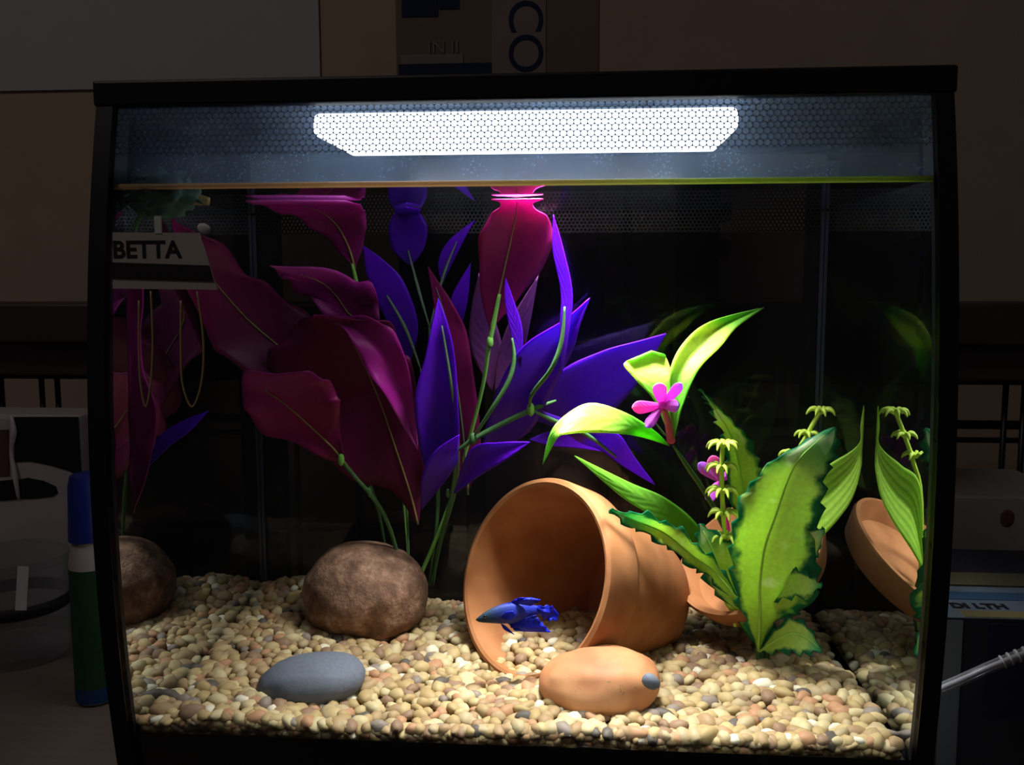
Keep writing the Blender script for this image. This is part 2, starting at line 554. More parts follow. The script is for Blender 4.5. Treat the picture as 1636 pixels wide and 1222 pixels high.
for row in range(3):                       # stones pressed against the front glass
    for i in range(nx + 4):
        x = -XI + .004 + (i + random.uniform(-.3, .3)) * (2 * XI - .008) / (nx + 4)
        z = .0400 + row * .0037 + random.uniform(-.001, .001)
        cells.append((x, -.0085 + random.uniform(0, .001), z, 0))
for (x, y, z, layer) in cells:
    r = random.choice((.0029, .0032, .0035, .0039, .0043, .0047)) * random.uniform(.92, 1.08)
    if y - r < yf(z) + .0062: y = yf(z) + .0062 + r
    if y + r > YD - .001: y = YD - .001 - r
    x = max(-XI + r + .0002, min(XI - r - .0002, x))
    rot = Matrix.Rotation(random.uniform(0, 6.28), 3, 'Z') @ Matrix.Rotation(random.uniform(-.7, .7), 3, 'X')
    scl = Vector((r * random.uniform(.95, 1.35), r * random.uniform(.75, 1.05), r * random.uniform(.62, .92)))
    singles.append((y if layer == 0 else 9, x, y, z, rot, scl, random.randrange(12)))
singles.sort(key=lambda s: s[0] + (0 if s[3] > .0440 else 5))
for k, (_, x, y, z, rot, scl, sh) in enumerate(singles):
    if k < 300:
        o = bpy.data.objects.new('pebble', pm[sh]); COL.objects.link(o)
        o.location = (x, y, z); o.rotation_euler = rot.to_euler(); o.scale = scl
        rv = random.random(); ci = max(i for i, (p_, _) in enumerate(PEB) if p_ <= rv)
        o.color = C4(PEB[ci][1])
        zone = next(zn for lim, zn in ZONES if x < lim)
        tag(o, 'small %s gravel pebble at the front glass, %s' % (PEB_NAMES[ci], zone), 'pebble', 'gravel pebbles along the front glass')
    else:
        b = len(gv)
        for v in SHAPES[sh]:
            q = rot @ Vector((v.x * scl.x, v.y * scl.y, v.z * scl.z))
            gv.append((x + q.x, y + q.y, z + q.z))
        gf += [(f[0] + b, f[1] + b, f[2] + b) for f in IF]
g = link('gravel', mesh(gv, gf), M['pebbles'])
tag(g, 'bed of tan and brown gravel covering the aquarium bottom', 'gravel', kind='stuff')
M['sand'] = plain('gravel_fill', (.10, .075, .05), .9, .1, .3, 400)
NXs, NYs = 40, 24
sv = [(-XI + .001 + (2 * XI - .002) * i / NXs, -.010 + (YD + .009) * j / NYs, 0) for j in range(NYs + 1) for i in range(NXs + 1)]
sv = [(x, y, hg(x, y) - .0055) for x, y, _ in sv]
sf = [(j * (NXs + 1) + i, j * (NXs + 1) + i + 1, (j + 1) * (NXs + 1) + i + 1, (j + 1) * (NXs + 1) + i) for j in range(NYs) for i in range(NXs)]
o = link('gravel_fill', mesh(sv, sf), M['sand'], tank)
o['kind'] = 'stuff'

# ------------------------------------------------------------------ stones
def stone_mesh(c, rx, ry, rz, seed, rot=(0, 0, 0), amp=.08, freq=1.2, flat=0, sub=4):
    V, Fc = ico(sub)
    off = Vector((seed * 3.1, seed * 1.7, seed * .9))
    R = Matrix.Rotation(rot[2], 3, 'Z') @ Matrix.Rotation(rot[1], 3, 'Y') @ Matrix.Rotation(rot[0], 3, 'X')
    out = []
    for v in V:
        q = v.copy()
        if flat:
            q = Vector([math.copysign(abs(k) ** (1 - flat), k) for k in q])
            q = q * (1 / max(.6, q.length)) * (1 + .12 * (q.length - 1))
        k = 1 + amp * noise.noise(v * freq + off) + amp * .35 * noise.noise(v * freq * 3 + off)
        q = Vector((q.x * rx, q.y * ry, q.z * rz)) * k
        out.append(Vector(c) + R @ q)
    return mesh(out, Fc)
t = NT('brown_granite')
n1, n2 = t.noise(90, 6, rough=.7), t.noise(420, 4)
c = t.ramp(n1, [(.32, (.055, .030, .020)), (.46, (.16, .085, .050)), (.58, (.30, .165, .10)), (.70, (.50, .34, .24))])
c = t.mixc(t.m('MULTIPLY', n2, .5), c, (.16, .085, .05))
M['granite'] = t.done(t.pbr(c, .8, 0, .2, t.bump(n1, .8, .003)))
t = NT('slate_stone')
c = t.mixc(t.noise(500, 4), (.085, .095, .115), (.15, .165, .19))
M['slate'] = t.done(t.pbr(c, .75, 0, .3, t.bump(t.noise(900, 2), .3, .0004)))
t = NT('peach_stone')
c = t.ramp(t.noise(45, 5), [(.3, (.38, .14, .055)), (.5, (.52, .22, .09)), (.7, (.60, .29, .125))])
sp2 = t.m('GREATER_THAN', t.noise(330, 2), .70)
c = t.mixc(t.m('MULTIPLY', sp2, .6), c, (.25, .13, .07))
M['peach'] = t.done(t.pbr(c, .6, 0, .3))
s1 = scale_at(.118)
tag(link('rock', stone_mesh(at(585, 944, .118), 101 * s1, .034, 84 * s1, 3, (0, .12, 0), .10), M['granite']), 'rough reddish-brown rounded rock behind the grey stone', 'rock')
s1 = scale_at(.03)
tag(link('rock', stone_mesh(at(498, 1086, .03), 92 * s1, .020, 41 * s1, 5, (0, -.10, .05), .05, flat=.35), M['slate']), 'smooth dark grey oval stone on the front gravel', 'rock')
s1 = scale_at(.028)
tag(link('rock', stone_mesh(at(956, 1090, .028), 98 * s1, .024, 56 * s1, 9, (0, -.10, -.1), .08, flat=.15), M['peach']), 'smooth orange-tan stone in front of the terracotta pot', 'rock')
tag(link('pebble_dark', stone_mesh(at(1040, 1089, .004), .0042, .003, .0034, 2, (0, .6, 0), .1, sub=3), M['slate']), 'small black pebble resting on the orange-tan stone', 'pebble').name = 'black_pebble'

# ------------------------------------------------------------------ terracotta
t = NT('terracotta')
n1 = t.noise(40, 5)
c = t.ramp(n1, [(.3, (.27, .098, .030)), (.5, (.36, .142, .048)), (.72, (.43, .18, .070))])
M['terra'] = t.done(t.pbr(c, .75, 0, .25, t.bump(t.noise(500, 3), .15, .0005)))
ax = (RT * .70 - UP * .29 + fw * .66).normalized()
pot_c = at(850, 922, .074)
pr = .0540
prof = [(.004, .0), (.0845, .0), (.0845, .0325)]
prof = [(.080, .0), (.080, .030), (.030, .0425), (.0, .0455), (-.0008, .047), (.0, .0490), (.002, .0497), (.020, .0490), (.0225, .0478), (.0235, .0462), (.040, .0440), (.070, .0385), (.084, .0350), (.086, .0335), (.086, .0)]
prof = [(h * 1.07, r * pr / .0497) for h, r in prof]
pot = thing('flower_pot', 'terracotta flower pot lying on its side, open mouth facing the glass', 'flower pot', at(870, 1050, .074))
link('pot_wall', lathe_mesh(prof, pot_c, ax, 96), M['terra'], pot)
prof2 = [(.007, .0), (.007, .034), (.016, .0395), (.0170, .0405), (.0165, .0425), (.0140, .0430), (.002, .0385), (.0, .036), (.0, .0)]
sa = Vector((-.52, -.34, .78)).normalized()
sc_c = at(1206, 900, .119)
sc_c.x = min(sc_c.x, XI - .036)
prof2 = [(h * 1.03, r * 1.03) for h, r in prof2]
dish = link('saucer', lathe_mesh(prof2, sc_c - sa * .008, sa, 80), M['terra'])
tag(dish, 'tilted terracotta saucer behind the green plants by the right glass', 'saucer')

# ------------------------------------------------------------------ leaves
def leaf_mesh(rows, sub=6, cols=10, ruffle=0.0, serr=0.0, nser=14, curl=0.0, seed=0):
    """rows from stalk to tip; a row is (L, M, R) with each point (px, py, depth) - or one point."""
    L, Mi, R = [], [], []
    for r in rows:
        if len(r) == 3 and not hasattr(r[0], '__len__'):
            p = at(*r); L.append(p); Mi.append(p.copy()); R.append(p.copy())
        else:
            L.append(at(*r[0])); Mi.append(at(*r[1])); R.append(at(*r[2]))
    L, Mi, R = catmull(L, sub), catmull(Mi, sub), catmull(R, sub)
    n = len(Mi)
    verts, faces, uvs = [], [], []
    toward = (CAM - Mi[n // 2]).normalized()
    for j in range(n):
        v = j / (n - 1)
        wgt = min(1, 4 * v, 4 * (1 - v))
        for i in range(cols + 1):
            u = -1 + 2 * i / cols
            l0, m0, r0 = L[j], Mi[j], R[j]
            if u < 0: p = m0 + (l0 - m0) * (-u)
            else: p = m0 + (r0 - m0) * u
            e = abs(u)
            p = p + toward * (curl * e * e * wgt)
            if ruffle:
                p = p + toward * (ruffle * e ** 3 * math.sin(v * 19 + seed + (u > 0) * 2) * wgt)
                p = p + Vector((0, 0, 1)) * (ruffle * .6 * e ** 3 * math.sin(v * 27 + seed * 2 + (u > 0)) * wgt)
            if serr and e > .79:
                d = (l0 - m0) if u < 0 else (r0 - m0)
                if d.length > 1e-6:
                    ph = (v * nser) % 1.0
                    p = p + d.normalized() * serr * (ph - .4) * (e - .79) / .21
            p.x = max(-XI + .004, min(XI - .004, p.x)); p.z = min(p.z, ZW - .0012); p.y = min(p.y, YD - .003)
            p.z = max(p.z, .036)
            verts.append(p); uvs.append(((u + 1) / 2, v))
    W = cols + 1
    for j in range(n - 1):
        for i in range(cols):
            faces.append((j * W + i, j * W + i + 1, (j + 1) * W + i + 1, (j + 1) * W + i))
    me = bpy.data.meshes.new('leaf')
    me.from_pydata([tuple(q) for q in verts], [], faces)
    uv = me.uv_layers.new(name='UVMap')
    for lp in me.loops:
        uv.data[lp.index].uv = uvs[lp.vertex_index]
    me.shade_smooth()
    bm = bmesh.new(); bm.from_mesh(me)
    bmesh.ops.remove_doubles(bm, verts=bm.verts, dist=1e-7)
    bm.to_mesh(me); bm.free()
    return me, Mi

def R3(d, *pts):
    """row of three pixel points at depth d (or three depths)"""
    if not hasattr(d, '__len__'): d = (d, d, d)
    return tuple((p[0], p[1], dd) for p, dd in zip(pts, d))

def add_leaf(plant, rows, mat, rib=None, rib_r=.0007, thick=.0007, name='leaf', rib_to=.9, **kw):
    me, mid = leaf_mesh(rows, **kw)
    o = link(name, me, mat, plant)
    s = o.modifiers.new('thickness', 'SOLIDIFY'); s.thickness = thick; s.offset = 0
    if rib is not None:
        k = max(3, int(len(mid) * rib_to))
        pts = [p + (CAM - p).normalized() * .0008 for p in mid[:k:2]]
        for p in pts: p.z = min(p.z, ZW - .002)
        rr = [rib_r * (1 - .75 * i / (len(pts) - 1)) for i in range(len(pts))]
        link('midrib', tube_mesh(pts, rr, 1, 6), rib, o)
    return o

def stem(plant, pts, r, mat, name='stem', n=5):
    P = [at(*p) for p in pts]
    if not hasattr(r, '__len__'): r = [r * .4] + [r] * (len(pts) - 2) + [r * .4]
    for p in P: p.z = min(p.z, ZW - .002); p.y = min(p.y, YD - .004)
    return link(name, tube_mesh(P, r, n, 8), mat, plant)

def node_blob(plant, p, r, mat, name='stem_node'):
    me = stone_mesh(at(*p), r * .8, r * .8, r * 1.5, 1, (0, 0, 0), .05, sub=2)
    return link(name, me, mat, plant)

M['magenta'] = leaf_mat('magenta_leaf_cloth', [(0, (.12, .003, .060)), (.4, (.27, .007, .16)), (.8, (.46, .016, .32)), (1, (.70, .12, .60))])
M['crimson'] = leaf_mat('crimson_leaf_cloth', [(0, (.15, .004, .055)), (.5, (.30, .007, .11)), (1, (.30, .016, .16))])
M['wine'] = leaf_mat('wine_leaf_cloth', [(0, (.10, .002, .040)), (1, (.20, .006, .085))])
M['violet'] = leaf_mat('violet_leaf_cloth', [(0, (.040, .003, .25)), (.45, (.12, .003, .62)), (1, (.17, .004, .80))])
M['lilac'] = leaf_mat('lilac_leaf_cloth', [(0, (.20, .05, .22)), (1, (.36, .10, .36))])
M['lime'] = leaf_mat('lime_yellow_leaf', [(0, (.10, .46, .025)), (.30, (.18, .66, .04)), (.46, (.70, .90, .14)), (.72, (.74, .92, .16)), (.84, (.26, .66, .07)), (1, (.20, .55, .08))], translucent=.55)
M['lime_plain'] = leaf_mat('lime_leaf', [(0, (.10, .30, .03)), (1, (.28, .66, .06))], translucent=.55)
M['ribbed'] = leaf_mat('ribbed_green_leaf', [(0, (.52, .80, .10)), (1, (.70, .94, .16))], rib=(.24, .50, .05), translucent=.55)
M['coleus'] = leaf_mat('variegated_leaf', [(0, (.50, .76, .10)), (.62, (.72, .96, .24)), (.86, (.14, .58, .20)), (1, (.05, .38, .15))], edge=(.010, .22, .09), edge_at=.80, blotch=(.85, .98, .62), translucent=.58)
M['stem'] = plain('green_stem_plastic', (.05, .13, .04), .6, .2, .2, 90)
M['stem_bright'] = plain('bright_green_stem_plastic', (.15, .38, .06), .55, .25, .2, 90)
M['rib_m'] = plain('olive_midrib', (.20, .15, .05), .5, .3)
M['rib_v'] = plain('grey_green_midrib', (.10, .16, .09), .6, .2)
M['rib_lime'] = plain('lime_midrib', (.34, .62, .10), .55, .25)
M['sprig'] = plain('yellow_green_sprig', (.50, .66, .08), .5, .3, .15, 90)

# magenta plant
mp_ = thing('magenta_plant', 'artificial plant with broad magenta leaves standing behind the brown rock', 'plant', at(650, 930, .125))
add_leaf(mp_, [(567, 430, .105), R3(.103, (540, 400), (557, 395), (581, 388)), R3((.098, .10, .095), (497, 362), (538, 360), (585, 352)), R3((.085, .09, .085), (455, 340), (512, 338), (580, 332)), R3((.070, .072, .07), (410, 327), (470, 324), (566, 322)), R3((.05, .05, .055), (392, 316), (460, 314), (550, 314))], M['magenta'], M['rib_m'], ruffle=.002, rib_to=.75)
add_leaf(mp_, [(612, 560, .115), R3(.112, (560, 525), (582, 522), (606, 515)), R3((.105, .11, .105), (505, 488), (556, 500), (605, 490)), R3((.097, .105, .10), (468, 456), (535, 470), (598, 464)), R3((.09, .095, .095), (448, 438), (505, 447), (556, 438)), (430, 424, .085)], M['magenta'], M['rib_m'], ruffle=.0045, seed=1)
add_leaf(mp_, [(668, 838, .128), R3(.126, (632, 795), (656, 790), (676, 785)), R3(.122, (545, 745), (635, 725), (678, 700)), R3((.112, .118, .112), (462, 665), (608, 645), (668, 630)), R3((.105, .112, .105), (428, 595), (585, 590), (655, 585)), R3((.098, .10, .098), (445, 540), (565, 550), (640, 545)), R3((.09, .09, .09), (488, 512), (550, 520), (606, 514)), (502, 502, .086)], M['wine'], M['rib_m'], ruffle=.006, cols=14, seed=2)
add_leaf(mp_, [(505, 505, .088), R3((.088, .09, .088), (530, 512), (545, 518), (560, 504)), R3((.085, .09, .086), (560, 540), (590, 545), (610, 515)), R3((.085, .092, .088), (580, 580), (620, 580), (640, 550)), R3((.088, .098, .094), (620, 640), (645, 640), (660, 630)), (668, 720, .108)], M['magenta'], None, ruffle=.0015, seed=6, name='leaf_fold')
add_leaf(mp_, [(556, 746, .098), R3(.094, (515, 728), (532, 716), (545, 705)), R3((.088, .09, .088), (425, 692), (492, 678), (542, 662)), R3((.08, .085, .082), (393, 655), (455, 645), (541, 632)), R3((.075, .08, .078), (386, 612), (425, 622), (518, 606)), R3((.070, .072, .072), (390, 591), (440, 598), (492, 593))], M['crimson'], M['rib_m'], ruffle=.003, seed=3)
add_leaf(mp_, [(783, 528, .100), R3(.098, (768, 470), (795, 480), (835, 470)), R3((.09, .094, .09), (766, 420), (806, 430), (868, 425)), R3((.082, .088, .082), (765, 380), (815, 390), (885, 382)), R3((.075, .08, .075), (782, 347), (823, 350), (874, 348)), R3((.068, .07, .068), (800, 327), (826, 324), (851, 328)), R3((.055, .055, .055), (785, 317), (826, 316), (868, 317))], M['crimson'], M['rib_m'], ruffle=.0012, seed=4)
add_leaf(mp_, [(748, 790, .128), R3(.122, (722, 720), (743, 720), (768, 715)), R3(.118, (712, 620), (730, 615), (758, 610)), R3(.115, (700, 530), (715, 525), (745, 530)), R3(.112, (692, 480), (703, 478), (720, 480)), (684, 425, .110)], M['wine'], M['rib_v'], ruffle=.001, seed=5)
stem(mp_, [(548, 738, .096), (570, 765, .10), (592, 790, .106), (612, 820, .112), (628, 860, .12), (645, 930, .125)], [.0011, .0011, .0013, .0012, .0012, .0013], M['stem'])
node_blob(mp_, (545, 734, .0945), .0024, M['stem_bright']); node_blob(mp_, (590, 786, .105), .0020, M['stem'])
stem(mp_, [(562, 420, .104), (569, 450, .106), (600, 600, .13), (640, 760, .142), (655, 930, .13)], .0012, M['stem_bright'])
stem(mp_, [(798, 470, .096), (788, 520, .099), (780, 560, .102), (766, 640, .112), (720, 800, .13), (665, 935, .13)], [.0010, .0014, .0013, .0011, .0012, .0012], M['stem_bright'])
node_blob(mp_, (783, 546, .100), .0024, M['stem_bright'])
stem(mp_, [(600, 540, .114), (640, 680, .135), (655, 930, .128)], .0012, M['stem'])

# violet plant
vp = thing('violet_plant', 'artificial plant with pointed violet leaves rising behind the terracotta pot', 'plant', at(700, 930, .14))
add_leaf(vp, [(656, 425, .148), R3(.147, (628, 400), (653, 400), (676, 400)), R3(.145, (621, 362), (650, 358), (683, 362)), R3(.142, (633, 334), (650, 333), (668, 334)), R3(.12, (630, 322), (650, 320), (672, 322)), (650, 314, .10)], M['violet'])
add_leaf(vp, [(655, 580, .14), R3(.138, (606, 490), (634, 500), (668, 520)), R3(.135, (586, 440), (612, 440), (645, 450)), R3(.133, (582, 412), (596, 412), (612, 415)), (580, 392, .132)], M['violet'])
add_leaf(vp, [(706, 455, .148), R3(.147, (700, 420), (713, 415), (732, 402)), R3(.145, (716, 385), (728, 382), (744, 378)), (760, 350, .144)], M['violet'])
add_leaf(vp, [(738, 520, .145), R3(.143, (720, 480), (734, 478), (748, 475)), (752, 420, .14)], M['violet'])
add_leaf(vp, [(692, 790, .108), R3((.10, .103, .10), (672, 720), (700, 720), (730, 720)), R3((.092, .096, .092), (663, 640), (696, 640), (731, 640)), R3((.09, .094, .09), (680, 570), (702, 570), (726, 570)), R3(.09, (690, 520), (702, 520), (716, 520)), (700, 476, .092)], M['violet'], curl=.002)
add_leaf(vp, [(772, 730, .115), R3(.11, (775, 690), (803, 690), (845, 690)), R3((.095, .10, .095), (800, 610), (842, 620), (888, 612)), R3((.085, .09, .085), (838, 552), (882, 556), (915, 558)), R3((.08, .08, .08), (900, 512), (915, 515), (926, 520)), (942, 476, .075)], M['violet'], curl=.002)
add_leaf(vp, [(898, 600, .078), R3(.076, (893, 540), (901, 540), (908, 540)), R3(.074, (896, 470), (905, 470), (915, 470)), R3(.070, (883, 400), (891, 400), (901, 400)), (884, 342, .066)], M['violet'])
add_leaf(vp, [(832, 590, .088), R3(.086, (815, 530), (825, 528), (835, 528)), R3(.084, (806, 475), (812, 475), (819, 475)), (808, 444, .083)], M['violet'])
add_leaf(vp, [(856, 672, .125), R3((.105, .122, .140), (892, 598), (915, 640), (935, 688)), R3((.105, .120, .140), (960, 562), (980, 600), (1002, 632)), R3((.105, .113, .122), (1020, 545), (1030, 560), (1038, 578)), (1064, 533, .105)], M['violet'])
add_leaf(vp, [(862, 655, .10), R3(.105, (935, 680), (928, 692), (918, 702)), R3((.10, .112, .125), (985, 692), (975, 706), (958, 718)), R3((.108, .115, .122), (1014, 732), (1004, 738), (992, 742)), (1046, 774, .12)], M['violet'])
add_leaf(vp, [(724, 790, .10), R3(.094, (752, 718), (764, 736), (770, 758)), R3(.088, (800, 707), (805, 718), (806, 736)), (847, 706, .085)], M['violet'], curl=.001)
add_leaf(vp, [(674, 815, .10), R3(.095, (673, 765), (700, 758), (726, 748)), R3(.09, (694, 722), (713, 726), (731, 722)), (734, 694, .088)], M['violet'], curl=.001)
add_leaf(vp, [(845, 702, .125), R3(.125, (885, 688), (886, 700), (882, 713)), R3(.126, (930, 698), (928, 707), (922, 716)), (968, 722, .127)], M['violet'])
add_leaf(vp, [(786, 625, .145), R3(.135, (752, 560), (777, 560), (802, 560)), R3(.122, (752, 500), (769, 500), (787, 500)), (765, 436, .105)], M['lilac'], name='pale_leaf')
add_leaf(vp, [(790, 625, .144), R3(.134, (795, 570), (812, 570), (832, 570)), R3(.121, (815, 512), (832, 516), (846, 520)), (860, 440, .104)], M['lilac'], name='pale_leaf')
for p, r in ((((652, 400, .146), (668, 460, .142), (686, 522, .138)), .0010), (((618, 472, .1345), (648, 525, .132), (672, 590, .13)), .0011), (((730, 385, .144), (712, 430, .143), (700, 470, .142), (687, 522, .138)), .0008),
             (((686, 522, .138), (690, 640, .135), (700, 800, .135), (685, 935, .14)), .0013), (((672, 590, .13), (690, 700, .135)), .0011),
             (((706, 520, .0885), (722, 620, .0905), (731, 700, .10), (728, 780, .12), (705, 860, .135), (688, 935, .14)), .0010),
             (((728, 722, .098), (755, 703, .096), (800, 678, .097), (848, 655, .098), (888, 640, .105)), .0015),
             (((728, 722, .098), (722, 790, .118), (700, 880, .135), (692, 935, .14)), .0014),
             (((755, 700, .094), (785, 655, .088), (812, 610, .086), (821, 575, .086), (818, 540, .085)), .0013),
             (((846, 655, .096), (850, 630, .088), (880, 590, .077), (897, 545, .075), (902, 490, .073)), .0012),
             (((850, 655, .096), (880, 670, .098), (935, 693, .104), (985, 730, .112)), .0013)):
    stem(vp, p, r, M['rib_v'] if r < .00115 else M['stem'])
node_blob(vp, (756, 701, .094), .0024, M['stem']); node_blob(vp, (848, 654, .0955), .0026, M['stem_bright']); node_blob(vp, (716, 788, .117), .0018, M['stem'])

# plant against the left glass
lp_ = thing('magenta_plant', 'dim magenta leaf leaning to the left glass behind the BETTA card', 'plant', at(300, 960, .07))
add_leaf(lp_, [(560, 720, .125), R3((.10, .115, .12), (418, 610), (470, 580), (520, 545)), R3((.085, .10, .11), (335, 555), (395, 510), (455, 475)), R3((.06, .07, .085), (285, 470), (325, 430), (400, 480 - 40)), R3((.05, .055, .065), (255, 410), (285, 385), (345, 385)), (255, 345, .04)], M['wine'], M['rib_m'], ruffle=.003, cols=14, seed=9)
stem(lp_, [(560, 718, .126), (600, 800, .14), (625, 930, .145)], .0012, M['stem'])

# ------------------------------------------------------------------ green plants
fp = thing('flowering_plant', 'lime green artificial plant with a pink flower beside the terracotta pot', 'plant', at(1190, 1000, .11))
add_leaf(fp, [(1070, 700, .070), R3(.070, (1046, 642), (1060, 642), (1072, 642)), R3((.070, .072, .072), (1015, 606), (1046, 604), (1071, 606)), R3((.071, .075, .075), (997, 584), (1036, 582), (1071, 590)), R3((.072, .078, .077), (1002, 577), (1040, 562), (1064, 570)), R3((.070, .074, .074), (1010, 576), (1042, 562), (1060, 566))], M['lime'])
add_leaf(fp, [(1077, 702, .072), R3(.072, (1069, 645), (1080, 645), (1092, 645)), R3((.074, .078, .075), (1071, 592), (1088, 592), (1116, 590)), R3((.080, .084, .08), (1092, 548), (1120, 552), (1152, 552)), R3((.086, .09, .086), (1135, 514), (1155, 520), (1177, 522)), (1221, 491, .095)], M['lime'], curl=.001)
add_leaf(fp, [(1070, 712, .074), R3(.066, (1046, 688), (1040, 696), (1030, 699)), R3((.054, .05, .046), (1000, 660), (996, 676), (990, 693)), R3((.044, .038, .034), (945, 644), (945, 666), (945, 691)), R3((.036, .030, .026), (905, 662), (902, 680), (906, 693)), R3(.024, (880, 690), (884, 696), (890, 701)), (867, 742, .022)], M['lime'])
add_leaf(fp, [(1150, 900, .108), R3((.094, .09, .085), (1112, 836), (1098, 852), (1086, 862)), R3((.08, .075, .07), (1062, 795), (1052, 810), (1040, 824)), R3((.066, .062, .06), (1006, 771), (998, 780), (990, 791)), (918, 728, .05)], M['lime_plain'])
add_leaf(fp, [(1255, 905, .078), R3((.070, .072, .068), (1285, 775), (1290, 820), (1295, 874)), R3((.066, .068, .063), (1325, 742), (1330, 785), (1335, 834)), R3((.063, .064, .061), (1358, 722), (1362, 750), (1364, 790)), R3(.0615, (1374, 705), (1377, 712), (1380, 724)), R3(.061, (1375, 680), (1379, 680), (1383, 680)), (1380, 648, .061)], M['ribbed'], cols=16)
stem(fp, [(1076, 712, .077), (1100, 748, .086), (1125, 785, .095), (1150, 830, .104), (1180, 900, .112), (1195, 1010, .112)], .0014, M['stem'])
stem(fp, [(1150, 900, .108), (1175, 950, .112), (1192, 1005, .112)], .0012, M['stem'])
stem(fp, [(1258, 902, .078), (1228, 960, .10), (1200, 1010, .11)], .0012, M['stem'])
stem(fp, [(1068, 700, .073), (1058, 690, .068), (1045, 672, .064)], .0006, M['stem'], 'tendril')
M['petal'] = leaf_mat('pink_petal', [(0, (.90, .12, .80)), (.6, (.95, .18, .60)), (1, (.95, .22, .52))], translucent=.5)
M['petal2'] = leaf_mat('pink_violet_petal', [(0, (.90, .14, .80)), (.6, (.82, .20, .92)), (1, (.46, .26, .92))], translucent=.5)
M['redstem'] = plain('red_stem', (.45, .006, .12), .4, .4)
def petal(plant, c, tip, w, d0, d1, mat):
    c = Vector((c[0], c[1])); tip = Vector((tip[0], tip[1])); ax_ = tip - c; pn = Vector((-ax_.y, ax_.x)).normalized()
    rows = [(c.x, c.y, d0)]
    for f_, ww in ((.2, .45), (.5, .85), (.78, 1), (.94, .6)):
        q = c + ax_ * f_; dd = d0 + (d1 - d0) * f_
        rows.append(R3((dd + .0006, dd, dd + .0006), (q.x + pn.x * w * ww, q.y + pn.y * w * ww), (q.x, q.y), (q.x - pn.x * w * ww, q.y - pn.y * w * ww)))
    rows.append((tip.x, tip.y, d1))
    add_leaf(plant, rows, mat, name='petal', thick=.0014)
for tip, w_, mt in (((1052, 612), 11, 'petal'), ((1010, 651), 10, 'petal'), ((1032, 683), 8, 'petal2'), ((1085, 648), 10, 'petal2'), ((1089, 612), 8, 'petal2')):
    petal(fp, (1058, 648), tip, w_, .050, .044, M[mt])
link('flower_heart', stone_mesh(at(1058, 647, .0485), .0022, .0018, .0018, 3, amp=.05, sub=2), M['petal'], fp)
stem(fp, [(1060, 650, .052), (1067, 675, .064), (1072, 704, .075)], [.0016, .0018, .0024], M['redstem'], 'flower_stem')
for tip, w_, mt in (((1138, 728), 11, 'petal'), ((1116, 740), 9, 'petal2'), ((1178, 748), 8, 'petal2'), ((1130, 800), 9, 'petal2')):
    petal(fp, (1148, 768), tip, w_, .112, .108, M[mt])
stem(fp, [(1150, 770, .113), (1158, 820, .114), (1175, 900, .114)], .0014, M['redstem'], 'flower_stem')

cp = thing('variegated_plant', 'green plant with toothed dark-edged variegated leaves at the right', 'plant', at(1215, 1065, .083))
KW = dict(serr=.0038, cols=14, sub=9)
add_leaf(cp, [(1212, 1040, .080), R3(.074, (1188, 985), (1214, 980), (1244, 990)), R3((.064, .068, .062), (1172, 935), (1214, 935), (1294, 968)), R3((.056, .060, .053), (1168, 885), (1222, 875), (1306, 915)), R3((.050, .053, .047), (1174, 832), (1240, 822), (1308, 857)), R3((.046, .048, .044), (1188, 790), (1257, 772), (1314, 803)), R3((.044, .045, .042), (1215, 752), (1275, 736), (1320, 762)), R3((.044, .044, .042), (1253, 727), (1297, 713), (1333, 732)), R3((.045, .045, .044), (1290, 701), (1318, 695), (1339, 706)), (1333, 682, .046)], M['coleus'], M['rib_lime'], rib_r=.0008, nser=11, ruffle=.002, curl=-.003, **KW)
add_leaf(cp, [(1196, 880, .102), R3((.098, .10, .098), (1166, 795), (1188, 795), (1217, 775)), R3((.092, .094, .092), (1160, 730), (1178, 728), (1213, 742)), R3((.088, .089, .088), (1154, 692), (1165, 690), (1197, 702)), R3(.084, (1139, 660), (1146, 660), (1166, 670)), R3(.08, (1130, 640), (1133, 640), (1140, 643)), (1119, 621, .078)], M['coleus'], M['rib_lime'], nser=10, ruffle=.001, **KW)
add_leaf(cp, [(1200, 985, .082), R3(.076, (1156, 912), (1147, 920), (1140, 930)), R3((.068, .070, .066), (1117, 872), (1106, 888), (1097, 900)), R3((.062, .064, .058), (1072, 836), (1062, 852), (1054, 866)), R3((.05, .052, .048), (1022, 820), (1015, 832), (1008, 843)), (973, 815, .044)], M['coleus'], M['rib_lime'], nser=9, ruffle=.002, **KW)
add_leaf(cp, [(1206, 1000, .083), R3(.082, (1132, 935), (1160, 930), (1186, 922)), R3(.080, (1114, 882), (1140, 882), (1170, 872)), (1118, 836, .080)], M['coleus'], M['rib_lime'], nser=7, **KW)
add_leaf(cp, [(1214, 1040, .080), R3((.066, .064, .060), (1258, 988), (1262, 1012), (1256, 1042)), R3((.058, .056, .052), (1292, 1003), (1292, 1022), (1286, 1044)), (1313, 1040, .050)], M['coleus'], M['rib_lime'], nser=5, **KW)
add_leaf(cp, [(1225, 960, .076), R3(.058, (1268, 912), (1268, 932), (1262, 955)), R3(.052, (1296, 922), (1296, 936), (1292, 950)), (1314, 935, .048)], M['coleus'], None, nser=5, **KW)
add_leaf(cp, [(1216, 1042, .082), R3(.086, (1164, 972), (1176, 985), (1196, 990)), R3(.084, (1150, 945), (1158, 950), (1170, 950)), (1140, 922, .082)], M['coleus'], None, nser=5, **KW)
add_leaf(cp, [(1224, 990, .078), R3(.056, (1270, 860), (1290, 880), (1296, 905)), R3(.050, (1296, 845), (1306, 858), (1308, 880)), (1318, 845, .048)], M['coleus'], None, nser=5, **KW)
